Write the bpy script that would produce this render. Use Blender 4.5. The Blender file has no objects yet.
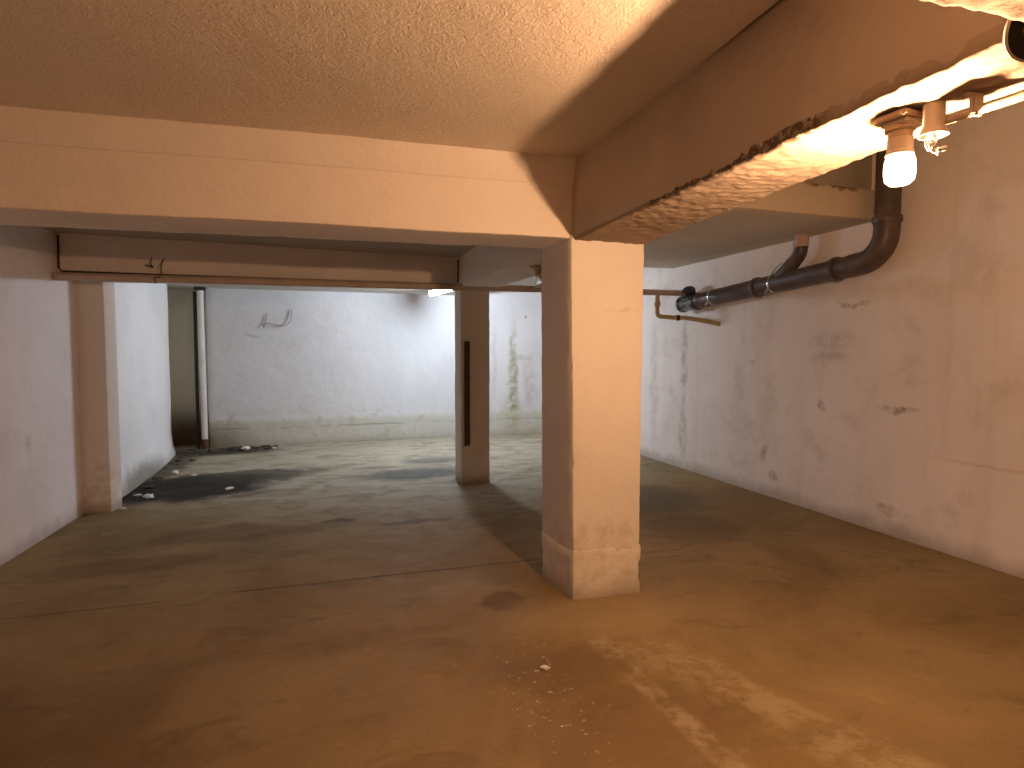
import bpy, bmesh, math, random
from mathutils import Vector, noise

# ------------------------------------------------------------------ camera, world, exposure
SC = bpy.context.scene
COL = SC.collection
cam_data = bpy.data.cameras.new('camera')
cam_data.sensor_fit = 'HORIZONTAL'
cam_data.sensor_width = 36.0
cam_data.lens = 36.0 * 583.0 / 1024.0
cam_data.clip_start = 0.02
cam = bpy.data.objects.new('camera', cam_data)
cam.location = (0, 0, 1.45)
cam.rotation_euler = (math.radians(90 - 3.2), 0, math.radians(-15.6))
COL.objects.link(cam)
SC.camera = cam

world = bpy.data.worlds.new('world')
SC.world = world
world.use_nodes = True
world.node_tree.nodes['Background'].inputs[0].default_value = (0, 0, 0, 1)
world.node_tree.nodes['Background'].inputs[1].default_value = 0.0

SC.view_settings.view_transform = 'Standard'
SC.view_settings.look = 'None'
SC.view_settings.gamma = 1.0
SC.view_settings.use_curve_mapping = False
SC.view_settings.exposure = 0.0
SC.cycles.max_bounces = 12
SC.cycles.diffuse_bounces = 8
SC.cycles.use_denoising = True
SC.cycles.sample_clamp_indirect = 4.0

BULB_COL = (1.0, 0.55, 0.285)
BULB_POWER = 18000.0
TUBE_COL = (0.78, 0.86, 1.0)
TUBE_POWER = 325.0
random.seed(4)

# ------------------------------------------------------------------ node helper
class Mat:
    def __init__(s, name):
        s.m = bpy.data.materials.new(name)
        s.m.use_nodes = True
        s.t = s.m.node_tree
        s.b = s.t.nodes['Principled BSDF']
        tc = s.t.nodes.new('ShaderNodeTexCoord')
        s.pos = tc.outputs['Object']
        s.bumps = []

    def put(s, sock, v):
        if isinstance(v, bpy.types.NodeSocket):
            s.t.links.new(v, sock)
        elif isinstance(v, (tuple, list)) and len(v) == 3 and sock.type == 'RGBA':
            sock.default_value = (*v, 1)
        else:
            sock.default_value = v

    def math(s, op, a, b=0.0, c=0.0, clamp=False):
        n = s.t.nodes.new('ShaderNodeMath')
        n.operation = op
        n.use_clamp = clamp
        for i, v in enumerate((a, b, c)):
            s.put(n.inputs[i], v)
        return n.outputs[0]

    def vec(s, op, a, b):
        n = s.t.nodes.new('ShaderNodeVectorMath')
        n.operation = op
        s.put(n.inputs[0], a)
        s.put(n.inputs[1], b)
        return n.outputs['Value'] if op in ('LENGTH', 'DOT_PRODUCT') else n.outputs[0]

    def noise(s, scale, detail=4, rough=0.55, dist=0.0, stretch=None, vec=None, color=False):
        n = s.t.nodes.new('ShaderNodeTexNoise')
        v = vec or s.pos
        if stretch:
            v = s.vec('MULTIPLY', v, stretch)
        s.put(n.inputs['Vector'], v)
        n.inputs['Scale'].default_value = scale
        n.inputs['Detail'].default_value = detail
        n.inputs['Roughness'].default_value = rough
        n.inputs['Distortion'].default_value = dist
        return n.outputs['Color' if color else 0]

    def smooth(s, x, lo, hi, a=0.0, b=1.0):
        n = s.t.nodes.new('ShaderNodeMapRange')
        n.interpolation_type = 'SMOOTHSTEP'
        for i, v in enumerate((x, lo, hi, a, b)):
            s.put(n.inputs[i], v)
        return n.outputs[0]

    def mix(s, fac, a, b, mode='MIX'):
        n = s.t.nodes.new('ShaderNodeMix')
        n.data_type = 'RGBA'
        n.blend_type = mode
        s.put(n.inputs[0], fac)
        s.put(n.inputs[6], a)
        s.put(n.inputs[7], b)
        return n.outputs[2]

    def warped(s, amp=0.15, scale=3.0, detail=5):
        c = s.noise(scale, detail, 0.65, color=True)
        c = s.vec('SUBTRACT', c, (0.5, 0.5, 0.5))
        c = s.vec('MULTIPLY', c, (amp * 2, amp * 2, amp * 2))
        return s.vec('ADD', s.pos, c)

    def blob(s, centre, radii, vec, lo=0.55, hi=1.15):
        """1 inside a stain, 0 outside"""
        d = s.vec('SUBTRACT', vec, centre)
        d = s.vec('DIVIDE', d, radii)
        l = s.vec('LENGTH', d, (0, 0, 0))
        return s.smooth(l, lo, hi, 1.0, 0.0)

    def line(s, a, b, width, vec):
        """1 near the floor-plan segment a-b"""
        dx, dy = b[0] - a[0], b[1] - a[1]
        L = math.hypot(dx, dy)
        r = s.vec('SUBTRACT', vec, (a[0], a[1], 0))
        u = s.vec('DOT_PRODUCT', r, (dx / L, dy / L, 0))
        v = s.math('ABSOLUTE', s.vec('DOT_PRODUCT', r, (-dy / L, dx / L, 0)))
        on = s.smooth(v, width * 0.4, width, 1, 0)
        e1 = s.smooth(u, -0.05, 0.05)
        e2 = s.smooth(u, L - 0.05, L + 0.05, 1, 0)
        return s.math('MULTIPLY', on, s.math('MULTIPLY', e1, e2))

    def bump(s, height, strength=0.5, distance=0.01):
        s.bumps.append((height, strength, distance))

    def done(s, color, rough=0.85, metal=0.0, spec=0.35):
        s.put(s.b.inputs['Base Color'], color)
        s.put(s.b.inputs['Roughness'], rough)
        s.put(s.b.inputs['Metallic'], metal)
        s.b.inputs['Specular IOR Level'].default_value = spec
        prev = None
        for h, st, di in s.bumps:
            n = s.t.nodes.new('ShaderNodeBump')
            n.inputs['Strength'].default_value = st
            n.inputs['Distance'].default_value = di
            s.put(n.inputs['Height'], h)
            if prev:
                s.t.links.new(prev, n.inputs['Normal'])
            prev = n.outputs[0]
        if prev:
            s.t.links.new(prev, s.b.inputs['Normal'])
        return s.m


def dirty(g, col, amount=0.5, tint=(0.50, 0.42, 0.33), scale=2.2):
    n = g.noise(scale, 6, 0.65, 0.4)
    f = g.smooth(n, 0.5, 0.78, 0, amount)
    return g.mix(f, col, tint)


# ------------------------------------------------------------------ materials
def plaster(name, base=(0.74, 0.70, 0.65), stucco=0.25, stucco_scale=45.0, stains=(), low_dirt=0.0,
            amount=0.35, streak=0.0, extra=None, rough=0.9):
    g = Mat(name)
    w = g.warped(0.10, 4.0)
    col = g.mix(g.smooth(g.noise(0.9, 4), 0.35, 0.7), base, tuple(c * 0.9 for c in base))
    col = dirty(g, col, amount)
    if streak:
        st = g.noise(5.0, 5, 0.6, 0.3, stretch=(1, 1, 0.08))
        col = g.mix(g.smooth(st, 0.52, 0.75, 0, streak), col, (0.42, 0.38, 0.27))
    for centre, radii, tint, k in stains:
        br = g.noise(9.0, 6, 0.75)
        m = g.math('MULTIPLY', g.blob(centre, radii, w, 0.3, 1.25), g.smooth(br, 0.30, 0.62))
        col = g.mix(g.math('MULTIPLY', m, k), col, tint)
    if low_dirt:
        z = g.t.nodes.new('ShaderNodeSeparateXYZ')
        g.put(z.inputs[0], w)
        f = g.smooth(z.outputs[2], -0.02, 0.16, low_dirt, 0)
        col = g.mix(f, col, (0.20, 0.16, 0.10))
    if extra:
        col = extra(g, w, col)
    g.bump(g.noise(stucco_scale, 4, 0.6, 1.2), stucco, 0.012)
    g.bump(g.noise(6.0, 4, 0.6), 0.35, 0.03)
    return g.done(col, rough)


GREY = (0.30, 0.27, 0.22)
BROWN = (0.26, 0.17, 0.10)
OLIVE = (0.27, 0.26, 0.10)
right_stains = [
    ((4.07, 3.97, 1.86), (0.3, 0.17, 0.028), BROWN, 0.8),
    ((4.07, 3.54, 1.01), (0.3, 0.16, 0.030), BROWN, 0.85),
    ((4.07, 4.17, 1.55), (0.3, 0.30, 0.10), GREY, 0.35),
    ((4.07, 4.17, 1.40), (0.3, 0.20, 0.05), GREY, 0.4),
    ((4.0, 4.82, 0.22), (0.3, 0.07, 0.06), BROWN, 0.6),
    ((4.0, 4.26, 0.97), (0.3, 0.05, 0.05), BROWN, 0.75),
    ((4.0, 5.16, 1.33), (0.3, 0.035, 0.03), BROWN, 0.7),
    ((4.0, 4.92, 0.96), (0.3, 0.16, 0.42), OLIVE, 0.22),
    ((4.0, 5.35, 1.1), (0.3, 0.10, 0.30), GREY, 0.28),
    ((3.95, 6.32, 1.3), (0.3, 0.07, 0.75), GREY, 0.55),
    ((3.95, 6.34, 0.42), (0.3, 0.10, 0.36), BROWN, 0.4),
    ((3.9, 7.0, 1.0), (0.3, 0.12, 1.0), GREY, 0.35),
    ((4.07, 3.60, 0.20), (0.3, 0.12, 0.05), BROWN, 0.6),
    ((4.0, 4.95, 0.42), (0.3, 0.05, 0.10), BROWN, 0.6),
]


def right_extra(g, w, col):
    z = g.t.nodes.new('ShaderNodeSeparateXYZ')
    g.put(z.inputs[0], g.warped(0.02, 5.0))
    nearp = g.smooth(z.outputs[1], 3.4, 2.9)
    led = g.math('MULTIPLY', g.smooth(z.outputs[2], 0.66, 0.69), nearp)
    g.bump(led, 0.3, 0.012)
    f = g.math('MULTIPLY', g.smooth(g.math('ABSOLUTE', g.math('SUBTRACT', z.outputs[2], 0.675)), 0.0, 0.02, 0.22, 0), nearp)
    return g.mix(f, col, (0.4, 0.3, 0.2))


M = {}
M['wall_right'] = plaster('right wall plaster', (0.85, 0.79, 0.74), 0.22, 32, right_stains, 0.55, 0.5, 0.18, right_extra)
M['wall_left'] = plaster('left wall plaster', (0.80, 0.76, 0.76), 0.15, 40,
                         [((-2.3, 5.1, 0.75), (0.3, 0.05, 0.09), BROWN, 0.3), ((-2.3, 4.6, 0.75), (0.3, 0.3, 0.25), GREY, 0.15)],
                         0.5, 0.2, 0.05)


def far_left_extra(g, w, col):
    m = g.blob((-2.35, 7.3, 0.0), (0.5, 1.2, 0.26), w, 0.4, 1.1)
    col = g.mix(g.math('MULTIPLY', m, 0.75), col, (0.16, 0.15, 0.10))
    m = g.blob((-2.5, 9.5, 0.0), (0.4, 0.6, 0.75), w, 0.3, 1.1)
    return g.mix(g.math('MULTIPLY', m, 0.9), col, (0.12, 0.09, 0.05))


M['wall_far_left'] = plaster('far left wall plaster', (0.86, 0.86, 0.86), 0.12, 40, (), 0.4, 0.15, 0.05, far_left_extra)


def back_extra(g, w, col):
    z = g.t.nodes.new('ShaderNodeSeparateXYZ')
    g.put(z.inputs[0], g.warped(0.035, 5.0))
    h = z.outputs[2]
    # the lower band of older yellowish render with a ragged top
    band = g.smooth(h, 0.34, 0.48, 1, 0)
    col = g.mix(g.math('MULTIPLY', band, 0.55), col, (0.50, 0.49, 0.36))
    crack = g.smooth(g.math('ABSOLUTE', g.math('SUBTRACT', h, 0.27)), 0.0, 0.022, 0.6, 0)
    crack = g.math('MULTIPLY', crack, g.smooth(g.noise(1.7, 3), 0.38, 0.55))
    col = g.mix(crack, col, (0.26, 0.22, 0.12))
    patch = g.math('MULTIPLY', g.smooth(g.noise(6, 6, 0.7), 0.52, 0.66), g.smooth(h, 0.6, 0.4, 0, 0.5))
    col = g.mix(patch, col, (0.42, 0.37, 0.22))
    g.bump(band, 0.6, 0.02)
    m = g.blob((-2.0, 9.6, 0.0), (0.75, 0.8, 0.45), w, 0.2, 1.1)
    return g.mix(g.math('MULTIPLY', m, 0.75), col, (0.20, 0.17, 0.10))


back_stains = [
    ((-1.72, 9.65, 1.95), (0.35, 0.5, 0.55), (0.50, 0.50, 0.47), 0.3),
    ((-1.72, 9.65, 1.55), (0.05, 0.5, 0.04), GREY, 0.6),
    ((-1.45, 9.65, 1.68), (0.12, 0.5, 0.03), GREY, 0.6),
    ((2.76, 9.7, 1.0), (0.09, 0.5, 1.0), OLIVE, 0.85),
    ((2.74, 9.7, 0.35), (0.22, 0.5, 0.40), OLIVE, 0.7),
    ((3.06, 9.7, 0.85), (0.14, 0.5, 0.6), GREY, 0.4),
    ((2.4, 9.7, 1.3), (0.06, 0.5, 0.8), GREY, 0.3),
    ((2.95, 9.7, 1.35), (0.16, 0.5, 0.08), OLIVE, 0.45),
    ((3.0, 9.7, 2.05), (0.03, 0.5, 0.03), BROWN, 0.7),
]
M['wall_back'] = plaster('back wall plaster', (0.70, 0.705, 0.71), 0.14, 30, back_stains, 0.35, 0.2, 0.08, back_extra)


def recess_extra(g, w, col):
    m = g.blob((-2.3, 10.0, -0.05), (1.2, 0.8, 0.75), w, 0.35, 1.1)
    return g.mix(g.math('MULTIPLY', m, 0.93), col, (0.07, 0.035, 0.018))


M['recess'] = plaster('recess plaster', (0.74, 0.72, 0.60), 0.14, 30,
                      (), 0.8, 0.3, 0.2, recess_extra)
M['plain'] = plaster('plain plaster', (0.55, 0.48, 0.42), 0.2, 30)
M['ceiling'] = plaster('stippled ceiling', (0.76, 0.68, 0.58), 0.9, 48, (), 0, 0.2)
M['ceiling_smooth'] = plaster('ceiling plaster', (0.58, 0.54, 0.47), 0.2, 30, (), 0, 0.3)


def soffit_extra(g, w, col):
    m = g.blob((3.55, 3.7, 2.74), (0.5, 0.3, 0.05), w, 0.3, 1.0)
    return g.mix(g.math('MULTIPLY', m, 0.9), col, (0.10, 0.05, 0.025))


M['ceiling_dim'] = plaster('dim ceiling plaster', (0.42, 0.37, 0.29), 0.2, 30, (), 0, 0.4)  # darker copy of the ceiling plaster, shade between the cross beams put into its colour
M['soffit'] = plaster('soffit plaster', (0.64, 0.56, 0.44), 0.2, 30, (), 0, 0.3, 0, soffit_extra)
M['beam'] = plaster('beam plaster', (0.83, 0.76, 0.69), 0.12, 30, (), 0, 0.22)
M['beam_rough'] = None


def beam_rough():
    g = Mat('rough cast beam')
    geo = g.t.nodes.new('ShaderNodeNewGeometry')
    sep = g.t.nodes.new('ShaderNodeSeparateXYZ')
    g.put(sep.inputs[0], geo.outputs['True Normal'])
    under = g.smooth(sep.outputs[2], -0.5, -0.85)
    base = g.mix(g.smooth(g.noise(1.5, 4), 0.4, 0.65), (0.46, 0.38, 0.30), (0.38, 0.31, 0.25))
    pit = g.smooth(g.noise(70, 4, 0.65, 1.0), 0.56, 0.7, 0, 0.35)
    col = g.mix(g.math('MULTIPLY', pit, under), base, (0.32, 0.22, 0.15))
    fine = g.math('MULTIPLY', g.noise(55, 5, 0.65, 1.5), under)
    g.bump(fine, 1.0, 0.016)
    g.bump(g.noise(26, 4, 0.6), 0.18, 0.012)
    g.bump(g.noise(5, 4, 0.6), 0.4, 0.03)
    return g.done(col, 0.9)


M['beam_rough'] = beam_rough()


def rough_skin_mat():
    g = Mat('coarse render skin')
    base = g.mix(g.smooth(g.noise(1.5, 4), 0.4, 0.65), (0.40, 0.31, 0.235), (0.32, 0.25, 0.185))
    w = g.warped(0.03, 12.0)
    pit = g.smooth(g.noise(60, 4, 0.65, 1.0), 0.56, 0.7, 0, 0.45)
    col = g.mix(pit, base, (0.22, 0.14, 0.09))
    # blackened strip along the left arris
    k = g.line((1.295, 1.40), (1.262, 2.35), 0.055, w)
    col = g.mix(g.math('MULTIPLY', g.math('MULTIPLY', k, g.smooth(g.noise(40, 4, 0.7), 0.4, 0.5)), 0.8), col, (0.07, 0.04, 0.025))
    g.bump(g.noise(75, 4, 0.65, 1.0), 0.6, 0.006)
    return g.done(col, 0.92)


M['rough_skin'] = rough_skin_mat()


def pillar_extra(g, w, col):
    z = g.t.nodes.new('ShaderNodeSeparateXYZ')
    g.put(z.inputs[0], g.warped(0.02, 6.0))
    h = z.outputs[2]
    low = g.smooth(h, 0.52, 0.40, 0, 1)
    mot = g.smooth(g.noise(9, 6, 0.7), 0.42, 0.62)
    col = g.mix(g.math('MULTIPLY', g.math('MULTIPLY', low, mot), 0.35), col, (0.42, 0.34, 0.20))
    return col


M['pillar'] = plaster('pillar paint', (0.80, 0.75, 0.69), 0.08, 30,
                      [((1.5, 3.1, 1.68), (0.14, 0.3, 0.012), BROWN, 0.3)], 0.55, 0.12, 0, pillar_extra)
M['pillar_rear'] = plaster('rear pillar paint', (0.70, 0.64, 0.55), 0.12, 30, (), 0.8, 0.35, 0.15)


def floor_mat():
    g = Mat('worn concrete floor')
    w = g.warped(0.22, 1.6, 6)
    w2 = g.warped(0.42, 2.6, 7)
    ws = g.warped(0.02, 4.0, 4)
    n1 = g.noise(0.8, 7, 0.62, 0.6)
    col = g.mix(g.smooth(n1, 0.35, 0.65), (0.220, 0.153, 0.068), (0.315, 0.228, 0.112))
    n2 = g.noise(2.6, 8, 0.7, 0.8, stretch=(0.8, 1.6, 1))
    col = g.mix(g.smooth(n2, 0.50, 0.68, 0, 0.6), col, (0.16, 0.115, 0.06))
    n3 = g.noise(5.5, 7, 0.7, 0.5)
    col = g.mix(g.smooth(n3, 0.58, 0.74, 0, 0.45), col, (0.42, 0.33, 0.19))
    # grey worn area of the far bay
    far = g.blob((0.8, 8.2, 0), (3.6, 3.4, 1), w, 0.6, 1.15)
    grey = g.mix(g.smooth(n2, 0.45, 0.62), (0.40, 0.37, 0.29), (0.25, 0.225, 0.165))
    col = g.mix(g.math('MULTIPLY', far, 0.8), col, grey)

    def stain(c, r, tint, k, vec=w, lo=0.55, hi=1.1):  # floor marks, plus the painted vignetting of the left foreground
        nonlocal col
        col = g.mix(g.math('MULTIPLY', g.blob(c, r, vec, lo, hi), k), col, tint)

    stain((-1.75, 6.85, 0), (1.05, 0.75, 1), (0.018, 0.016, 0.011), 1.0, w2, 0.62, 1.12)
    stain((-1.0, 7.35, 0), (0.75, 0.42, 1), (0.04, 0.036, 0.026), 0.8, w2)
    stain((-1.9, 9.2, 0), (1.0, 0.42, 1), (0.045, 0.035, 0.02), 0.9)
    stain((-2.2, 8.2, 0), (0.28, 1.0, 1), (0.06, 0.05, 0.035), 0.8)
    stain((0.75, 6.9, 0), (0.75, 0.40, 1), (0.085, 0.09, 0.08), 0.85)
    stain((1.05, 7.7, 0), (0.5, 0.3, 1), (0.11, 0.11, 0.095), 0.7)
    stain((0.3, 7.4, 0), (0.4, 0.12, 1), (0.13, 0.12, 0.10), 0.6)
    stain((2.75, 5.1, 0), (0.7, 0.7, 1), (0.09, 0.08, 0.06), 0.6)
    stain((2.7, 4.1, 0), (0.5, 0.45, 1), (0.12, 0.085, 0.05), 0.5)
    stain((-0.9, 5.0, 0), (0.8, 0.25, 1), (0.13, 0.075, 0.035), 0.55)
    stain((-1.5, 4.4, 0), (0.6, 0.22, 1), (0.12, 0.07, 0.035), 0.5)
    stain((-0.15, 5.15, 0), (0.16, 0.06, 1), (0.10, 0.06, 0.03), 0.8)
    stain((0.55, 4.95, 0), (0.35, 0.08, 1), (0.09, 0.055, 0.03), 0.6)
    stain((0.85, 3.2, 0), (0.13, 0.14, 1), (0.13, 0.065, 0.025), 0.6)
    stain((0.95, 2.45, 0), (0.42, 0.22, 1), (0.15, 0.10, 0.06), 0.55)
    stain((1.0, 1.95, 0), (0.5, 0.35, 1), (0.16, 0.10, 0.06), 0.45)
    stain((-1.6, 1.6, 0), (1.5, 1.6, 1), (0.08, 0.045, 0.018), 0.7, w, 0.3, 1.2)  # lens vignetting of the left foreground painted into the floor colour
    # paler trail of spilled mortar around the pillar foot and along the middle
    trail = g.line((1.30, 2.70), (1.95, 1.1), 0.20, w)
    trail2 = g.line((1.18, 2.66), (1.28, 1.6), 0.07, ws)
    brk = g.smooth(g.noise(7, 6, 0.7), 0.40, 0.6)
    col = g.mix(g.math('MULTIPLY', g.math('MULTIPLY', trail, brk), 0.38), col, (0.48, 0.40, 0.26))
    col = g.mix(g.math('MULTIPLY', g.math('MULTIPLY', trail2, brk), 0.45), col, (0.50, 0.42, 0.28))
    stain((1.3, 2.95, 0), (0.62, 0.30, 1), (0.40, 0.31, 0.18), 0.6, w, 0.5, 1.2)
    spk = g.math('MULTIPLY', g.smooth(g.noise(28, 5, 0.7), 0.60, 0.68), g.blob((0.8, 2.3, 0), (0.28, 0.55, 1), w, 0.4, 1.1))
    col = g.mix(g.math('MULTIPLY', spk, 0.85), col, (0.70, 0.62, 0.48))
    # expansion joint
    j = g.line((-0.7, 3.76), (1.22, 3.80), 0.016, ws)
    j2 = g.line((1.65, 3.74), (2.3, 3.71), 0.012, ws)
    j3 = g.line((-2.3, 3.70), (-1.1, 3.72), 0.012, ws)
    jj = g.math('ADD', j, g.math('MULTIPLY', g.math('ADD', j2, j3), 0.6), clamp=True)
    col = g.mix(g.math('MULTIPLY', jj, 0.6), col, (0.07, 0.045, 0.025))
    # small pits and specks
    sp = g.smooth(g.noise(38, 3, 0.6), 0.70, 0.76, 0, 0.7)
    col = g.mix(sp, col, (0.06, 0.04, 0.02))
    col = g.mix(g.smooth(g.noise(90, 3, 0.6), 0.5, 0.75, 0, 0.35), col, (0.14, 0.10, 0.06))
    g.bump(g.math('MULTIPLY', jj, -1.0), 0.7, 0.01)
    g.bump(n2, 0.35, 0.02)
    g.bump(g.noise(60, 5, 0.6), 0.2, 0.006)
    g.bump(trail, 0.4, 0.01)
    rough = g.smooth(n3, 0.3, 0.7, 0.62, 0.85)
    return g.done(col, rough, 0.0, 0.15)


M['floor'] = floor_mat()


def simple(name, col, rough=0.5, metal=0.0, n_amt=0.25, n_scale=12, tint=None, bump=0.1, spec=0.4):
    g = Mat(name)
    c = g.mix(g.smooth(g.noise(n_scale, 5, 0.65), 0.42, 0.7, 0, n_amt), col, tint or tuple(x * 0.5 for x in col))
    g.bump(g.noise(n_scale * 5, 4), bump, 0.004)
    return g.done(c, rough, metal, spec)


M['drain'] = simple('dark drain pipe', (0.085, 0.065, 0.058), 0.42, 0, 0.5, 8, (0.18, 0.13, 0.10))
M['drain_end'] = simple('glossy drain end', (0.035, 0.035, 0.04), 0.22, 0, 0.3, 10, spec=0.6)
M['chrome'] = simple('shiny clamp steel', (0.75, 0.75, 0.75), 0.2, 1.0, 0.2, 20)
M['pale_sleeve'] = simple('pale pvc sleeve', (0.55, 0.42, 0.34), 0.6)
M['yellow_pipe'] = simple('yellow painted pipe', (0.50, 0.38, 0.17), 0.55, 0, 0.4, 14, (0.30, 0.2, 0.1))
M['cross_pipe'] = simple('painted cross pipe', (0.52, 0.43, 0.34), 0.6, 0, 0.4, 4, (0.28, 0.22, 0.17))
M['white_pipe'] = simple('white downpipe', (0.72, 0.70, 0.66), 0.5, 0, 0.35, 7, (0.45, 0.40, 0.32))
M['rust'] = simple('rust', (0.10, 0.05, 0.032), 0.8)
M['black'] = simple('black rubber', (0.02, 0.018, 0.015), 0.5)
M['wood'] = simple('dark timber strip', (0.055, 0.032, 0.018), 0.7, 0, 0.5, 18, (0.12, 0.07, 0.04))
M['cream'] = simple('cream plastic', (0.66, 0.56, 0.44), 0.5, 0, 0.2)
M['cream_dark'] = simple('aged ceramic socket', (0.50, 0.36, 0.24), 0.5, 0, 0.3)
M['conduit'] = simple('cream conduit', (0.72, 0.62, 0.48), 0.45, 0, 0.15)
M['wire_white'] = simple('white wire', (0.78, 0.72, 0.62), 0.5, 0, 0.1)
M['wire_dark'] = simple('dark wire', (0.06, 0.045, 0.035), 0.6, 0, 0.1)
M['plaster_grey'] = simple('grey plaster curl', (0.30, 0.29, 0.27), 0.6, 0, 0.1)
M['paper'] = simple('crumpled paper', (0.75, 0.74, 0.68), 0.8, 0, 0.3, 60, bump=0.5)
M['rubble'] = simple('dark rubble', (0.06, 0.05, 0.035), 0.9, 0, 0.5, 30, (0.15, 0.13, 0.1), bump=0.5)
M['white_metal'] = simple('lamp housing', (0.7, 0.7, 0.7), 0.4)
M['grime_shade'] = simple('dark crack grime', (0.05, 0.035, 0.022), 0.9)  # also the colour of the dark lines that stand for shade


def emissive(name, col, strength):
    g = Mat(name)
    g.b.inputs['Emission Color'].default_value = (*col, 1)
    g.b.inputs['Emission Strength'].default_value = strength
    return g.done((0.8, 0.8, 0.8), 0.3)


M['filament'] = emissive('bright bulb core', BULB_COL, BULB_POWER)


def bulb_glass():
    g = Mat('glowing frosted bulb')
    em = g.t.nodes.new('ShaderNodeEmission')
    em.inputs[0].default_value = (1.0, 0.72, 0.42, 1)
    em.inputs[1].default_value = 14.0
    tr = g.t.nodes.new('ShaderNodeBsdfTransparent')
    mx = g.t.nodes.new('ShaderNodeMixShader')
    mx.inputs[0].default_value = 0.3
    g.t.links.new(tr.outputs[0], mx.inputs[1])
    g.t.links.new(em.outputs[0], mx.inputs[2])
    g.t.links.new(mx.outputs[0], g.t.nodes['Material Output'].inputs[0])
    return g.m


M['bulb'] = bulb_glass()
M['tube'] = emissive('cool lamp diffuser', TUBE_COL, TUBE_POWER)


def glass_mat():
    g = Mat('unlit bulb glass')
    g.b.inputs['Transmission Weight'].default_value = 0.9
    return g.done((0.9, 0.9, 0.9), 0.08)


M['glass'] = glass_mat()


# ------------------------------------------------------------------ mesh helpers
def link(name, bm, mat, parent=None, smooth=True, kind=None, label=None, cat=None, group=None, angle=35):
    bmesh.ops.recalc_face_normals(bm, faces=bm.faces)
    me = bpy.data.meshes.new(name)
    bm.to_mesh(me)
    bm.free()
    me.materials.append(mat)
    for p in me.polygons:
        p.use_smooth = smooth
    if smooth:
        me.set_sharp_from_angle(angle=math.radians(angle))
    o = bpy.data.objects.new(name, me)
    COL.objects.link(o)
    if parent:
        o.parent = parent
        o.matrix_parent_inverse = parent.matrix_world.inverted()
    tag(o, label, cat, group, kind)
    return o


def tag(o, label=None, cat=None, group=None, kind=None):
    for k, v in (('label', label), ('category', cat), ('group', group), ('kind', kind)):
        if v:
            o[k] = v
    return o


def thing(name, label, cat, loc, group=None, rz=0.0):
    o = bpy.data.objects.new(name, None)
    o.empty_display_size = 0.1
    COL.objects.link(o)
    o.location = loc
    o.rotation_euler = (0, 0, rz)
    bpy.context.view_layer.update()
    return tag(o, label, cat, group)


def wobble(v, amp, seed=0.0):
    p = Vector((v.x + seed, v.y, v.z))
    a = noise.noise_vector(p * 1.3) * amp
    b = noise.noise_vector(p * 6.0 + Vector((9, 3, 1))) * amp * 0.45
    return a + b


def prism_bm(plan, zb, zt, res=0.12, bevel=0.012, amp=0.004, chip=0.0, seed=0.0):
    """eight-cornered block: plan = 4 xy corners in order, zb / zt = one height or one per corner"""
    zb = [zb] * 4 if not isinstance(zb, (list, tuple)) else zb
    zt = [zt] * 4 if not isinstance(zt, (list, tuple)) else zt
    top = plan if not isinstance(plan[0][0], (list, tuple)) else plan[1]
    bot = plan if not isinstance(plan[0][0], (list, tuple)) else plan[0]
    B = [Vector((bot[i][0], bot[i][1], zb[i])) for i in range(4)]
    T = [Vector((top[i][0], top[i][1], zt[i])) for i in range(4)]
    bm = bmesh.new()
    nx = max(1, round(max((B[1] - B[0]).length, (B[2] - B[3]).length) / res))
    ny = max(1, round(max((B[2] - B[1]).length, (B[3] - B[0]).length) / res))
    nz = max(1, round(max((T[i] - B[i]).length for i in range(4)) / res))

    def grid(a, b, c, d, n, m):
        vs = [[bm.verts.new(a.lerp(b, i / n).lerp(d.lerp(c, i / n), j / m)) for j in range(m + 1)] for i in range(n + 1)]
        for i in range(n):
            for j in range(m):
                bm.faces.new((vs[i][j], vs[i + 1][j], vs[i + 1][j + 1], vs[i][j + 1]))
    grid(B[0], B[1], B[2], B[3], nx, ny)
    grid(T[0], T[1], T[2], T[3], nx, ny)
    grid(B[0], B[1], T[1], T[0], nx, nz)
    grid(B[3], B[2], T[2], T[3], nx, nz)
    grid(B[0], B[3], T[3], T[0], ny, nz)
    grid(B[1], B[2], T[2], T[1], ny, nz)
    bmesh.ops.remove_doubles(bm, verts=bm.verts, dist=1e-4)
    bmesh.ops.recalc_face_normals(bm, faces=bm.faces)
    if bevel:
        es = [e for e in bm.edges if len(e.link_faces) == 2 and e.calc_face_angle(0) > 0.7]
        sharp = set()
        for e in es:
            sharp.update(e.verts)
        if chip:
            for v in sharp:
                n = noise.noise(v.co * 22.0 + Vector((seed, 0, 0)))
                n2 = noise.noise(v.co * 7.0)
                v.co += v.normal * (-abs(n) - 0.5 * abs(n2)) * chip
        bmesh.ops.bevel(bm, geom=es, offset=bevel, segments=2, affect='EDGES', profile=0.6, clamp_overlap=True)
    for v in bm.verts:
        v.co += wobble(v.co, amp, seed)
    return bm


def prism(name, plan, zb, zt, mat, **k):
    kw = {q: k.pop(q) for q in ('res', 'bevel', 'amp', 'chip', 'seed') if q in k}
    return link(name, prism_bm(plan, zb, zt, **kw), mat, **k)


def box_bm(bm, c, s, bevel=0.0, rz=0.0):
    r = bmesh.ops.create_cube(bm, size=1.0)
    vs = r['verts']
    ca, sa = math.cos(rz), math.sin(rz)
    for v in vs:
        x, y, z = v.co.x * s[0], v.co.y * s[1], v.co.z * s[2]
        v.co = Vector((c[0] + x * ca - y * sa, c[1] + x * sa + y * ca, c[2] + z))
    if bevel:
        es = {e for v in vs for e in v.link_edges}
        bmesh.ops.bevel(bm, geom=list(es), offset=bevel, segments=2, affect='EDGES')
    return bm


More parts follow.
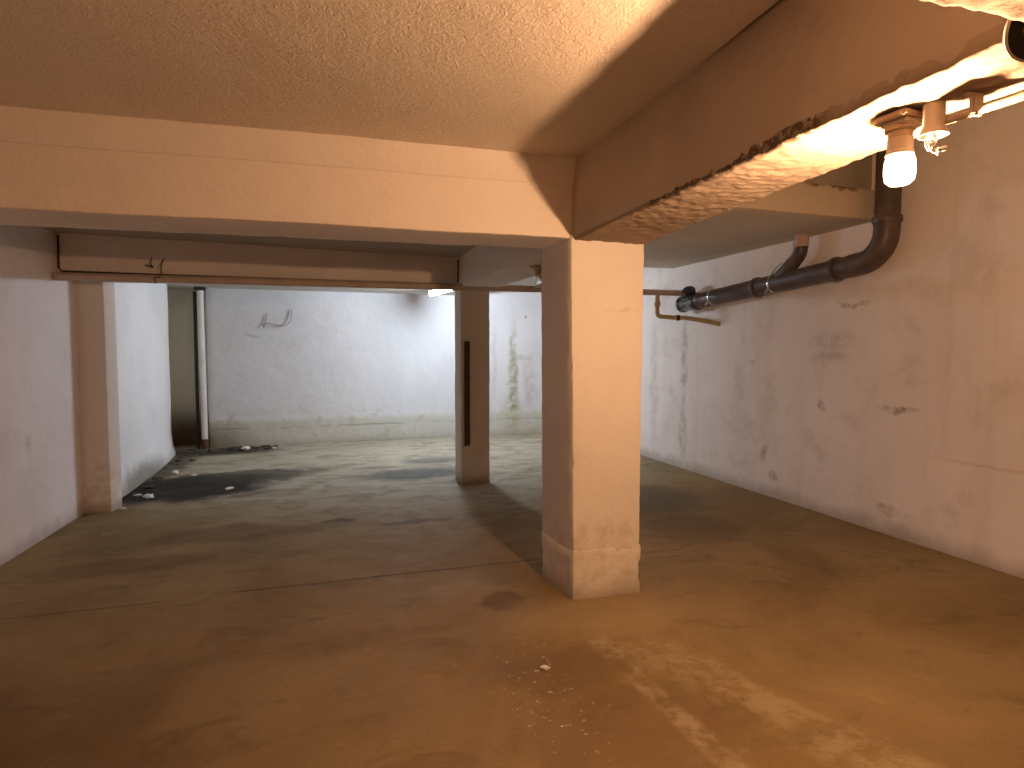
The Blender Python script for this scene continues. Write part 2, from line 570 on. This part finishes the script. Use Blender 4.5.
def box(name, c, s, mat, bevel=0.003, rz=0.0, **k):
    return link(name, box_bm(bmesh.new(), c, s, bevel, rz), mat, **k)


def tube_bm(bm, pts, r, seg=16, caps=True, smooth_n=0):
    pts = [Vector(p) for p in pts]
    if smooth_n:
        out = []
        P = [pts[0]] + pts + [pts[-1]]
        for i in range(1, len(P) - 2):
            for k in range(smooth_n):
                t = k / smooth_n
                a, b, c, d = P[i - 1], P[i], P[i + 1], P[i + 2]
                out.append(0.5 * ((2 * b) + (c - a) * t + (2 * a - 5 * b + 4 * c - d) * t * t + (3 * b - a - 3 * c + d) * t ** 3))
        out.append(pts[-1])
        pts = out
    if isinstance(r, (list, tuple)):
        rs = [r[min(len(r) - 1, round(i * (len(r) - 1) / (len(pts) - 1)))] for i in range(len(pts))]
    else:
        rs = [r] * len(pts)
    rings = []
    up = None
    for i, p in enumerate(pts):
        d = (pts[min(i + 1, len(pts) - 1)] - pts[max(i - 1, 0)]).normalized()
        if up is None:
            up = Vector((0, 0, 1)) if abs(d.z) < 0.9 else Vector((1, 0, 0))
        x = d.cross(up).normalized()
        up = x.cross(d).normalized()
        rings.append([bm.verts.new(p + (x * math.cos(a) + up * math.sin(a)) * rs[i])
                      for a in (2 * math.pi * j / seg for j in range(seg))])
    for a, b in zip(rings, rings[1:]):
        for j in range(seg):
            bm.faces.new((a[j], a[(j + 1) % seg], b[(j + 1) % seg], b[j]))
    if caps:
        bm.faces.new(rings[0])
        bm.faces.new(rings[-1])
    return bm


def tube(name, pts, r, mat, seg=16, smooth_n=0, **k):
    return link(name, tube_bm(bmesh.new(), pts, r, seg, True, smooth_n), mat, **k)


def lathe_bm(bm, prof, centre, axis=(0, 0, 1), seg=28):
    ax = Vector(axis).normalized()
    u = ax.orthogonal().normalized()
    w = ax.cross(u)
    c = Vector(centre)
    rings = []
    for r, h in prof:
        rings.append([bm.verts.new(c + ax * h + (u * math.cos(a) + w * math.sin(a)) * max(r, 1e-4))
                      for a in (2 * math.pi * j / seg for j in range(seg))])
    for a, b in zip(rings, rings[1:]):
        for j in range(seg):
            bm.faces.new((a[j], a[(j + 1) % seg], b[(j + 1) % seg], b[j]))
    bm.faces.new(rings[0])
    bm.faces.new(rings[-1])
    return bm


def lathe(name, prof, centre, mat, axis=(0, 0, 1), seg=28, **k):
    return link(name, lathe_bm(bmesh.new(), prof, centre, axis, seg), mat, **k)


# ------------------------------------------------------------------ setting
def wall_x(y):          # inner face of the right wall
    return 4.25 - 0.0456 * y


S = dict(kind='structure')
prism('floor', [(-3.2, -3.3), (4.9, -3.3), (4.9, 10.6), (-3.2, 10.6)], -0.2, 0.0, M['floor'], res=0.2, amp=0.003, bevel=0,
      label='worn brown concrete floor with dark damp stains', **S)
prism('ceiling', [(-3.2, -3.3), (4.9, -3.3), (4.9, 10.6), (-3.2, 10.6)], 3.12, 3.30, M['ceiling'], res=0.4, bevel=0,
      label='high ceiling slab above the dropped ceiling panels', **S)
prism('wall_right', [(wall_x(-3.2), -3.2), (wall_x(-3.2) + 0.3, -3.2), (wall_x(10.3) + 0.3, 10.3), (wall_x(10.3), 10.3)],
      -0.05, 3.20, M['wall_right'], res=0.12, amp=0.011, bevel=0,
      label='long patched and stained plaster wall behind the drain pipe', **S)
prism('wall_left', [(-2.6, -3.2), (-2.3, -3.2), (-2.3, 6.05), (-2.6, 6.05)], -0.05, 3.20, M['wall_left'], res=0.15, amp=0.006, bevel=0,
      label='pale plaster wall beside the pilaster', **S)


def far_left_wall():
    line = [(-2.17, 6.10), (-2.25, 6.76), (-2.29, 7.4), (-2.31, 7.92), (-2.36, 8.5), (-2.41, 8.95), (-2.45, 9.22),
            (-2.47, 9.33), (-2.50, 9.38), (-2.60, 9.40), (-2.9, 9.40)]
    bm = bmesh.new()
    cols = []
    nz = 20
    for (x, y) in line:
        col = []
        for k in range(nz + 1):
            z = -0.05 + 3.25 * k / nz
            flare = 0.06 * max(0.0, 1 - z / 0.35) ** 2 if 6.4 < y < 9.3 else 0
            v = Vector((x + flare, y, z))
            col.append(bm.verts.new(v + wobble(v, 0.008)))
        cols.append(col)
    for a, b in zip(cols, cols[1:]):
        for k in range(nz):
            bm.faces.new((a[k], b[k], b[k + 1], a[k + 1]))
    back = [[bm.verts.new((x, y, z)) for z in (-0.05, 3.20)] for x, y in ((-2.9, 9.40), (-2.9, 6.10))]
    bm.faces.new(cols[0] + [back[1][1], back[1][0]])
    bm.faces.new((back[0][0], back[0][1], back[1][1], back[1][0]))
    return bm


link('wall_left', far_left_wall(), M['wall_far_left'],
     label='white wall of the far bay with grimy foot', **S)
prism('wall_back', [(-2.05, 9.62), (4.3, 9.86), (4.3, 10.2), (-2.05, 10.2)], -0.05, 3.20, M['wall_back'], res=0.12, amp=0.010, bevel=0.02,
      label='white back wall with yellowish lower band', **S)
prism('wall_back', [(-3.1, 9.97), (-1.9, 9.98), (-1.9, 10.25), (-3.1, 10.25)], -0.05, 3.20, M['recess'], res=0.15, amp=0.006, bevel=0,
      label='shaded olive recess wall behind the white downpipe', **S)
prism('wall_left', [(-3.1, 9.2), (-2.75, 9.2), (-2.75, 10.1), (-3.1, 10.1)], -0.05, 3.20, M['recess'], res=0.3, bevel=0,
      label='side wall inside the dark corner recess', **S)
prism('wall_rear', [(-2.7, -3.3), (4.8, -3.3), (4.8, -3.0), (-2.7, -3.0)], -0.05, 3.20, M['plain'], res=0.4, bevel=0,
      label='plain wall behind the viewpoint', **S)

# dropped ceiling panels
prism('ceiling', [(-2.5, -3.1), (1.32, -3.1), (1.27, 3.3), (-2.5, 3.3)], 2.52, 3.16, M['ceiling'], res=0.10, amp=0.008, bevel=0,
      label='stippled ceiling panel with the curved beam shadow', **S)
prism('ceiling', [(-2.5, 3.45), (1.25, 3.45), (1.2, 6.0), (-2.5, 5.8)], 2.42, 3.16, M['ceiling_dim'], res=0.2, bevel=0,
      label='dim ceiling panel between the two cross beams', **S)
prism('ceiling', [(-2.9, 6.1), (1.95, 6.4), (1.95, 10.1), (-2.9, 10.1)], 2.39, 3.16, M['ceiling_smooth'], res=0.2, bevel=0.01,
      label='ceiling panel of the far bay lit by the cool lamp', **S)
prism('ceiling', [(1.45, 3.63), (4.2, 3.75), (4.1, 6.60), (1.45, 6.55)], 2.49, 2.725, M['soffit'], res=0.12, bevel=0.01, amp=0.006,
      label='dropped soffit over the right bay above the drain pipe', **S)
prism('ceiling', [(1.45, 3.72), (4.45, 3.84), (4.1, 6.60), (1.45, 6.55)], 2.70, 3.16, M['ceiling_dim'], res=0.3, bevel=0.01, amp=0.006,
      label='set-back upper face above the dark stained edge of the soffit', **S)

# beams
BL = lambda y: 1.34 - 0.043 * (y - 0.9)       # left edge of the long beam
prism('beam', [(-2.45, 3.17), (1.30, 3.13), (1.30, 3.50), (-2.45, 3.64)], 2.09, 2.62, M['beam'], res=0.06, bevel=0.014, amp=0.006, chip=0.008,
      label='smooth warm-lit cross beam ending at the front pillar', cat='beam', **S)
prism('beam', [[(-2.45, 3.155), (1.29, 3.12), (1.29, 3.25), (-2.45, 3.25)], [(-2.45, 3.09), (1.29, 3.05), (1.29, 3.25), (-2.45, 3.25)]],
      2.38, 2.60, M['beam'], res=0.08, bevel=0.004, amp=0.005,
      label='sloping haunch strip between front cross beam and ceiling', cat='beam', **S)
prism('beam', [(BL(0.5), 0.5), (1.66, 0.5), (1.665, 3.3), (BL(3.3) - 0.02, 3.3)], [2.112, 2.112, 2.09, 2.09], 3.15, M['beam_rough'], res=0.05, bevel=0.012, amp=0.005, chip=0.010,
      label='rough long beam carrying the glowing bulb', cat='beam', **S)
prism('beam', [(BL(3.2) - 0.03, 3.2), (1.665, 3.2), (1.50, 6.45), (1.10, 6.45)], [2.09, 2.09, 2.12, 2.12], 3.15, M['beam'], res=0.08, bevel=0.012, amp=0.005, chip=0.008,
      label='long beam spanning from front pillar to rear pillar', cat='beam', **S)
prism('beam', [(-2.4, 0.30), (1.60, 0.30), (1.60, 0.86), (-2.4, 0.86)], 2.112, 3.15, M['beam_rough'], res=0.06, bevel=0.012, amp=0.005, chip=0.010,
      label='rough cross beam right above the viewpoint', cat='beam', **S)
prism('beam', [(-2.4, 5.63), (1.2, 6.10), (1.2, 6.48), (-2.4, 6.15)], [2.075, 2.13, 2.13, 2.075], 2.70, M['beam'], res=0.08, bevel=0.008, amp=0.004, chip=0.004,
      label='far cross beam above the painted pipe', cat='beam', **S)

# the coarse render skin on the undersides of the two rough beams, real relief
def rough_skin(plan, zc, step, seed):
    A, B, C_, D_ = [Vector((p[0], p[1], z)) for p, z in zip(plan, zc)]
    n = round((B - A).length / step)
    m = round((D_ - A).length / step)
    bm = bmesh.new()
    rows = []
    for i in range(n + 1):
        row = []
        for j in range(m + 1):
            u, v = i / n, j / m
            p = A.lerp(B, u).lerp(D_.lerp(C_, u), v)
            q = p + Vector((seed, 0, 0))
            h = noise.noise(q * 46.0) * 0.0035 + noise.noise(q * 21.0) * 0.0045 + noise.noise(q * 7.0) * 0.003
            edge = min(i, n - i)
            x_off = 0.0
            if edge == 0:
                x_off = (noise.noise(q * 30.0) * 0.006 + noise.noise(q * 9.0) * 0.006) * (1 if i else -1)
                h += 0.006
            row.append(bm.verts.new(p + Vector((x_off, 0, h))))
        rows.append(row)
    for a, b in zip(rows, rows[1:]):
        for j in range(m):
            bm.faces.new((a[j], b[j], b[j + 1], a[j + 1]))
    bd = [e for e in bm.edges if e.is_boundary]
    ex = bmesh.ops.extrude_edge_only(bm, edges=bd)
    for e in ex['geom']:
        if isinstance(e, bmesh.types.BMVert):
            e.co.z += 0.035
    return bm


link('rough_render', rough_skin([(BL(0.86) - 0.004, 0.862), (1.664, 0.862), (1.669, 3.12), (BL(3.12) - 0.008, 3.12)], [2.10, 2.10, 2.074, 2.078], 0.008, 0.0),
     M['rough_skin'], parent=bpy.data.objects['beam.002'], angle=180)
link('rough_render', rough_skin([(0.2, 0.5), (1.665, 0.5), (1.665, 0.868), (0.2, 0.868)], [2.096] * 4, 0.008, 5.0),
     M['rough_skin'], parent=bpy.data.objects['beam.004'], angle=180)

# ------------------------------------------------------------------ pillars
p = thing('concrete_pillar', 'large square painted pillar lit orange, nearest of the pillars', 'pillar', (1.43, 3.31, 0), 'square concrete pillars')
prism('shaft', [[(1.24, 3.115), (1.665, 3.11), (1.635, 3.52), (1.18, 3.52)], [(1.215, 3.115), (1.675, 3.11), (1.645, 3.52), (1.17, 3.52)]], 0.25, 2.12, M['pillar'], parent=p, res=0.04, bevel=0.016, amp=0.005, chip=0.007)
prism('base', [(1.233, 3.107), (1.672, 3.102), (1.642, 3.528), (1.173, 3.528)], -0.03, 0.295, M['pillar'], parent=p, res=0.04, bevel=0.014, amp=0.006, chip=0.012)

p = thing('concrete_pillar', 'slim square pillar behind the large one, dark strip on its face', 'pillar', (1.31, 6.32, 0), 'square concrete pillars')
prism('shaft', [(1.155, 6.18), (1.48, 6.19), (1.47, 6.47), (1.135, 6.46)], -0.03, 2.16, M['pillar_rear'], parent=p, res=0.08, bevel=0.014, amp=0.004, chip=0.008)
prism('edge_strip', [(1.19, 6.150), (1.25, 6.150), (1.25, 6.19), (1.19, 6.19)], 0.43, 1.56, M['wood'], parent=p, res=0.06, bevel=0.004, amp=0.002, chip=0.004,
      label='dark timber strip')

prism('concrete_pilaster', [(-2.35, 5.97), (-2.088, 5.98), (-2.045, 6.13), (-2.35, 6.14)], -0.03, 2.12, M['pillar'], res=0.06, bevel=0.012, amp=0.004, chip=0.006,
      label='half pillar projecting from the pale left wall', cat='pilaster')

# ------------------------------------------------------------------ ceiling lamps with bare bulb
def bulb_lamp(loc, label, lit, group='bare bulb lamps'):
    x, y, z = loc
    t = thing('bulb_lamp', label, 'lamp', loc, group)
    rz = 0.12
    plate = box('mounting_plate', (x, y, z - 0.008), (0.112, 0.098, 0.016), M['cream_dark'], 0.003, rz, parent=t)
    box('inner_plate', (x + 0.006, y - 0.004, z - 0.022), (0.085, 0.072, 0.014), M['cream'], 0.003, rz, parent=plate)
    sk = lathe('socket', [(0.037, 0), (0.038, -0.012), (0.030, -0.016), (0.029, -0.040), (0.031, -0.042), (0.030, -0.050), (0.026, -0.058)],
               (x, y, z - 0.027), M['cream_dark'], parent=t)
    z -= 0.010
    lathe('socket_ring', [(0.031, 0.008), (0.031, -0.024), (0.034, -0.028), (0.034, -0.036), (0.031, -0.040)] if lit else [(0.032, 0), (0.034, -0.003), (0.034, -0.007), (0.031, -0.010)], (x, y, z - 0.058), M['cream'], parent=sk)
    if lit:
        prof = [(0.028, 0), (0.034, -0.004), (0.037, -0.014), (0.0385, -0.032), (0.038, -0.050), (0.035, -0.066), (0.025, -0.076), (0.006, -0.080)]
        b = lathe('bulb', prof, (x + 0.002, y, z - 0.096), M['bulb'], parent=t, label='glowing light bulb')
        lathe('filament', [(0.001, 0.016), (0.010, 0.0125), (0.0155, 0.004), (0.0155, -0.004), (0.010, -0.0125), (0.001, -0.016)],
              (x - 0.004, y, z - 0.140), M['filament'], parent=b)
    else:
        prof = [(0.014, 0), (0.020, -0.014), (0.030, -0.035), (0.032, -0.052), (0.026, -0.070), (0.012, -0.082), (0.003, -0.084)]
        lathe('bulb', prof, (x, y, z - 0.080), M['glass'], parent=t, label='clear unlit bulb')
    # open junction ring beside the socket with loose wires
    jx, jy, jz = x + 0.016, y - 0.082, z - 0.068
    jb = lathe('junction_cup', [(0.025, 0.082), (0.025, 0.024), (0.029, 0.014), (0.034, 0.0), (0.0315, 0.0), (0.026, 0.012), (0.004, 0.014)],
               (jx, jy, jz), M['cream'], parent=t)
    wm = M['wire_white'] if lit else M['wire_dark']
    random.seed(7 if lit else 9)
    for k in range(3):
        pts = [(jx, jy, jz + 0.012), (jx - 0.018 + 0.008 * k, jy - 0.012, jz - 0.018), (jx - 0.045 + 0.012 * k, jy - 0.016, jz - 0.026 - 0.006 * k),
               (jx - 0.030 + 0.015 * k, jy - 0.014, jz - 0.044 - 0.004 * k), (jx + 0.002 + 0.004 * k, jy - 0.006, jz - 0.036), (jx + 0.022, jy, jz - 0.030 - 0.004 * k)]
        tube('wire', pts, 0.0022, wm, 8, 6, parent=jb)
    tube('connector', [(jx + 0.018, jy, jz - 0.034), (jx + 0.040, jy - 0.002, jz - 0.028)], 0.006, wm, 10, parent=jb)
    return t


bulb_lamp((1.462, 1.285, 2.090), 'bare glowing bulb in a ceramic socket under the rough beam', True)
bulb_lamp((1.40, 4.25, 2.098), 'small unlit bulb fitting glimpsed left of the large pillar top', False)

# conduit feeding the lamp
t = thing('conduit', 'cream conduit running along the beam edge to the glowing bulb', 'conduit', (1.58, 0.9, 2.06))
tube('conduit_pipe', [(1.500, 1.205, 2.052), (1.545, 1.06, 2.056), (1.575, 0.55, 2.060), (1.61, -0.2, 2.064)], 0.0125, M['conduit'], 14, parent=t)
cl = box('clip', (1.524, 1.13, 2.068), (0.034, 0.016, 0.056), M['cream'], 0.004, -0.07, parent=t)
box('clip_tab', (1.502, 1.13, 2.090), (0.026, 0.014, 0.008), M['cream'], 0.002, -0.07, parent=cl)

# round fitting half hidden behind the near beam
ax = Vector((-0.18, -0.80, -0.57))
t = thing('round_lamp_shade', 'round black-lined cup with pale rim, tucked between rough beams', 'lamp shade', (1.385, 0.915, 2.14))
c0 = (1.372, 0.885, 2.125)
lathe('rim', [(0.078, -0.004), (0.080, 0.004), (0.075, 0.006), (0.074, -0.004)], c0, M['cream'], ax, 40, parent=t)
lathe('cup', [(0.077, 0.0), (0.073, -0.012), (0.05, -0.02), (0.0, -0.022), (0.0, -0.008), (0.045, -0.006), (0.068, -0.002), (0.075, 0.003)],
      c0, M['black'], ax, 40, parent=t)
lathe('screw', [(0.006, -0.010), (0.006, 0.004), (0.002, 0.006)], Vector(c0) + Vector((-0.012, 0, 0.0)), M['chrome'], ax, 16, parent=t)

# ------------------------------------------------------------------ cool lamp of the far bay
t = thing('tube_lamp', 'cool white lamp glowing on the far ceiling beside the slim pillar', 'lamp', (1.29, 8.39, 2.39))
box('housing', (1.29, 8.39, 2.372), (0.085, 0.98, 0.046), M['white_metal'], 0.008, 0.19, parent=t)
for e in (-1, 1):
    box('end_cap', (1.29 - 0.088 * e, 8.39 + 0.46 * e, 2.325), (0.06, 0.05, 0.075), M['white_metal'], 0.008, 0.19, parent=t)
tube('tube', [(1.29 + 0.083, 8.39 - 0.43, 2.312), (1.29 - 0.083, 8.39 + 0.43, 2.312)], 0.032, M['tube'], 20, parent=t, label='glowing white tube')

# ------------------------------------------------------------------ pipes
pz = lambda x: 2.06 + 0.013 * (x + 2.3)
py = lambda x: 5.60 + 0.093 * (x + 2.3)
t = thing('water_pipe', 'long thin painted pipe running under the far cross beam', 'pipe', (-2.29, 5.6, 2.06))
tube('pipe_run', [(x, py(x) - 0.01, pz(x)) for x in (-2.27, -1.5, -0.5, 0.5, 1.5, 2.5, 3.4, 3.83)], 0.034, M['cross_pipe'], 16, parent=t)
lathe('end_cap', [(0.033, 0), (0.035, 0.01), (0.035, 0.05), (0.031, 0.06)], (-2.29, 5.59, 2.06), M['cross_pipe'], (1, 0.09, 0), 18, parent=t)
for x in (-0.55, 1.02, 2.9):
    lathe('coupling', [(0.035, 0), (0.038, 0.005), (0.038, 0.04), (0.035, 0.045)], (x, py(x) - 0.01, pz(x)), M['cross_pipe'], (1, 0.09, 0), 18, parent=t)
v = lathe('valve', [(0.02, -0.075), (0.045, -0.065), (0.06, -0.04), (0.066, 0), (0.06, 0.04), (0.045, 0.065), (0.02, 0.075)],
          (3.82, 6.03, 2.145), M['drain_end'], (0.3, -1, 0.1), 22, parent=t, label='round black valve')
tube('valve_stem', [(3.82, 6.02, 2.13), (3.83, 6.0, 2.03)], 0.014, M['drain_end'], 12, parent=v)

t = thing('gas_pipe', 'yellowish bent pipe dropping beside the drain pipe end', 'pipe', (3.5, 6.13, 1.86))
tube('pipe_run', [(3.47, 6.13, 2.10), (3.47, 6.13, 1.93), (3.475, 6.13, 1.885), (3.50, 6.13, 1.862), (3.55, 6.13, 1.855), (3.72, 6.12, 1.845),
                  (3.80, 6.05, 1.84), (3.90, 5.85, 1.80), (4.0, 5.66, 1.75)], 0.026, M['yellow_pipe'], 14, 5, parent=t)
lathe('collar', [(0.028, -0.03), (0.036, -0.025), (0.036, 0.025), (0.028, 0.03)], (3.47, 6.13, 2.0), M['yellow_pipe'], (0, 0, 1), 18, parent=t)
lathe('joint_ring', [(0.028, -0.02), (0.034, -0.016), (0.034, 0.016), (0.028, 0.02)], (3.735, 6.115, 1.845), M['grime_shade'], (1, -0.2, 0), 18, parent=t)

t = thing('drain_pipe', 'thick dark drain pipe sloping along the stained right wall', 'pipe', (3.95, 4.7, 2.09))
R = 0.086
px = lambda y: wall_x(y) - 0.115
lower = [(px(3.86), 3.86, 2.150), (px(4.3), 4.3, 2.120), (px(5.0), 5.0, 2.080), (px(5.7), 5.7, 2.040), (px(6.15), 6.15, 2.010)]
tube('pipe_run', lower, R, M['drain'], 26, parent=t)
elbow = []
cy, cz, rr = 3.80, 2.40, 0.225
elbow = [(px(3.575), 3.575, 2.47)] + [(px(3.6), cy - rr * math.cos(a), cz - 0.018 - rr * math.sin(a)) for a in [math.radians(q) for q in range(0, 91, 9)]] + [(px(3.9), 3.88, 2.150)]
tube('elbow', elbow, R + 0.004, M['drain'], 26, parent=t)
tube('riser', [(px(3.575), 3.575, 2.44), (px(3.575), 3.575, 3.13)], R, M['drain'], 26, parent=t)


def collar(name, a, d, w, extra, mat, **k):
    d = Vector(d).normalized()
    h = w / 2
    return lathe(name, [(R, -h), (R + extra * 0.7, -h), (R + extra, -h * 0.5), (R + extra, h * 0.5), (R + extra * 0.7, h), (R, h)], a, mat, d, 28, **k)


D = (px(6) - px(4), 2.0, -0.10)
collar('collar', (px(3.575), 3.575, 2.455), (0, 0, 1), 0.05, 0.016, M['drain'], parent=t)
collar('collar', (px(4.02), 4.02, 2.139), D, 0.05, 0.016, M['drain'], parent=t)
collar('collar', (px(4.95), 4.95, 2.083), D, 0.05, 0.014, M['drain'], parent=t)
for y, zz in ((4.72, 2.096), (5.62, 2.049)):
    c = collar('clamp', (px(y), y, zz), D, 0.022, 0.006, M['chrome'], parent=t, label='shiny steel clamp')
    tube('bolt', [(px(y) - 0.085, y - 0.012, zz - 0.045), (px(y) - 0.095, y + 0.02, zz - 0.09)], 0.010, M['chrome'], 10, parent=c)
lathe('end_socket', [(R, -0.10), (R + 0.014, -0.095), (R + 0.014, -0.02), (R + 0.006, 0.0), (R + 0.004, 0.16), (R + 0.012, 0.17), (R + 0.012, 0.21), (R - 0.01, 0.225), (0.0, 0.225)],
      (px(6.02), 6.00, 2.022), M['drain_end'], D, 28, parent=t, label='glossy black end cap')
tube('branch', [(px(4.75), 4.74, 2.09), (px(4.6), 4.55, 2.22), (px(4.4) + 0.0, 4.44, 2.31), (px(4.36), 4.41, 2.39)],
     [0.062, 0.062, 0.058, 0.056], M['drain'], 20, 5, parent=t)
lathe('branch_sleeve', [(0.048, 0), (0.059, 0.004), (0.059, 0.10), (0.048, 0.12)], (px(4.36), 4.41, 2.385), M['pale_sleeve'], (0, 0, 1), 20, parent=t,
      label='pale sleeve on top of the branch')
tube('branch_strap', [(px(4.7) - 0.05, 4.74, 2.14), (px(4.7) - 0.055, 4.66, 2.22), (px(4.7) - 0.05, 4.58, 2.27)], 0.006, M['chrome'], 8, 4, parent=t)

t = thing('downpipe', 'thin white vertical pipe standing in the far corner', 'pipe', (-2.08, 9.52, 0))
tube('pipe_run', [(-2.08, 9.52, 0.0), (-2.085, 9.52, 1.2), (-2.09, 9.52, 2.34)], 0.043, M['white_pipe'], 20, parent=t)
lathe('rusty_shoe', [(0.047, 0), (0.050, 0.01), (0.048, 0.13), (0.044, 0.15)], (-2.08, 9.52, 0.0), M['rust'], (0, 0, 1), 20, parent=t, label='rusty pipe foot')
lathe('ceiling_collar', [(0.046, 0), (0.066, 0.01), (0.080, 0.03), (0.085, 0.05)], (-2.09, 9.52, 2.34), M['black'], (0, 0, 1), 20, parent=t, label='black collar at ceiling')
tube('pipe_shadow', [(-2.18, 9.56, 0.0), (-2.175, 9.56, 1.6), (-2.17, 9.56, 2.33)], 0.024, M['grime_shade'], 12, parent=t, label='dark thin shadow line beside')  # dark rod added for the shadow line left of the downpipe

# ------------------------------------------------------------------ wires, dark shade lines, plaster curl
t = tube('shade_line', [(-2.27, 5.625, 2.40), (-2.272, 5.625, 2.13), (-2.25, 5.628, 2.105), (-1.0, 5.79, 2.118), (0.2, 5.945, 2.134), (1.05, 6.05, 2.148)],  # dark strip standing for the shadow gap above the painted pipe
         0.008, M['grime_shade'], 8, label='dark thin line for the shadow gap along the bottom of the far cross beam', cat='shade_line')
tube('shade_line', [(1.105, 6.03, 2.40), (1.10, 6.035, 2.16)], 0.008, M['grime_shade'], 8,  # dark strip standing for crack and shade in the beam corner
     label='short dark upright line for the crack and shade where far cross beam meets the long beam', cat='shade_line')
t = tube('wire_stub', [(-1.62, 5.71, 2.26), (-1.63, 5.705, 2.20), (-1.61, 5.70, 2.17), (-1.67, 5.70, 2.19)], 0.005, M['wire_dark'], 8, 6,
         label='short hooked wire stub on the far cross beam', cat='wire', group='wire stubs')
tube('wire_stub', [(-1.53, 5.72, 2.25), (-1.55, 5.70, 2.18), (-1.54, 5.66, 2.10), (-1.56, 5.55, 2.06), (-1.55, 5.56, 2.02)], 0.005, M['wire_dark'], 8, 6,
     label='wire stub hanging over the painted pipe', cat='wire', group='wire stubs')
tube('plaster_curl', [(-1.20, 9.63, 2.03), (-1.22, 9.62, 1.90), (-1.25, 9.60, 1.82), (-1.20, 9.60, 1.88), (-1.08, 9.60, 1.855), (-0.95, 9.60, 1.845), (-0.86, 9.62, 1.93), (-0.84, 9.64, 2.10)],  # peeling plaster scar, modelled as a thin grey tube
     0.008, M['plaster_grey'], 8, 6, label='hook-shaped curl of peeling plaster on the white back wall', cat='wire')


# ------------------------------------------------------------------ debris
def scrap(name, x, y, s, mat, label, cat, group, seed, flat=0.35):
    random.seed(seed)
    bm = bmesh.new()
    bmesh.ops.create_icosphere(bm, subdivisions=2, radius=1)
    for v in bm.verts:
        n = noise.noise_vector(v.co * 1.7 + Vector((seed * 3.1, 0, 0)))
        v.co += n * 0.55
        v.co = Vector((v.co.x * s, v.co.y * s * 0.7, v.co.z * s * flat))
    zmin = min(v.co.z for v in bm.verts)
    for v in bm.verts:
        v.co.z -= zmin
    o = link(name, bm, mat, label=label, cat=cat, group=group, smooth=False)
    o.location = (x, y, -0.001)
    o.rotation_euler = (0, 0, seed)
    return o


GP = 'pale scraps on the floor'
scraps = [
    (-1.48, 9.22, 0.075, 'largest pale scrap lying against the back wall foot'),
    (-1.93, 6.46, 0.060, 'flat pale scrap in the black damp stain, near the pilaster'),
    (-2.06, 6.56, 0.035, 'small pale scrap between pilaster foot and the flat scrap'),
    (-1.23, 6.62, 0.045, 'pale scrap at the right tip of the black damp stain'),
    (-2.00, 7.65, 0.055, 'pale scrap at the far edge of the black damp stain'),
    (-2.02, 6.05, 0.030, 'white crumb touching the corner of the pilaster foot'),
    (-1.76, 7.47, 0.035, 'tiny pale scrap just right of the far edge scrap'),
    (-1.10, 9.28, 0.035, 'small pale scrap right of the largest one at the back wall'),
]
for i, (x, y, s, lab) in enumerate(scraps):
    scrap('paper_scrap', x, y, s, M['paper'], lab, 'scrap', GP, i + 1)
scrap('mortar_crumb', 0.84, 2.45, 0.022, M['paper'], 'round pale mortar crumb on the brown floor before the large pillar', 'crumb', None, 12, 0.4)


def rubble():
    random.seed(21)
    bm = bmesh.new()
    for k in range(130):
        u = random.random()
        if k < 118:
            x = -2.45 + 1.35 * u
            y = 9.50 - abs(random.gauss(0, 0.13)) - 0.12 * (1 - u)
        else:
            y = 6.5 + 2.6 * u
            x = -2.16 - 0.075 * (y - 6.5) + abs(random.gauss(0, 0.07)) + 0.05
        s = random.uniform(0.012, 0.045)
        r = bmesh.ops.create_icosphere(bm, subdivisions=1, radius=s)
        for v in r['verts']:
            v.co += noise.noise_vector(v.co * 30 + Vector((k, 0, 0))) * s * 0.6
            v.co = Vector((v.co.x * 1.3 + x, v.co.y + y, v.co.z * 0.55 + s * 0.3))
    return bm


link('rubble', rubble(), M['rubble'], smooth=False, kind='stuff', label='dark rubble and dirt along the foot of the far corner', cat='rubble')
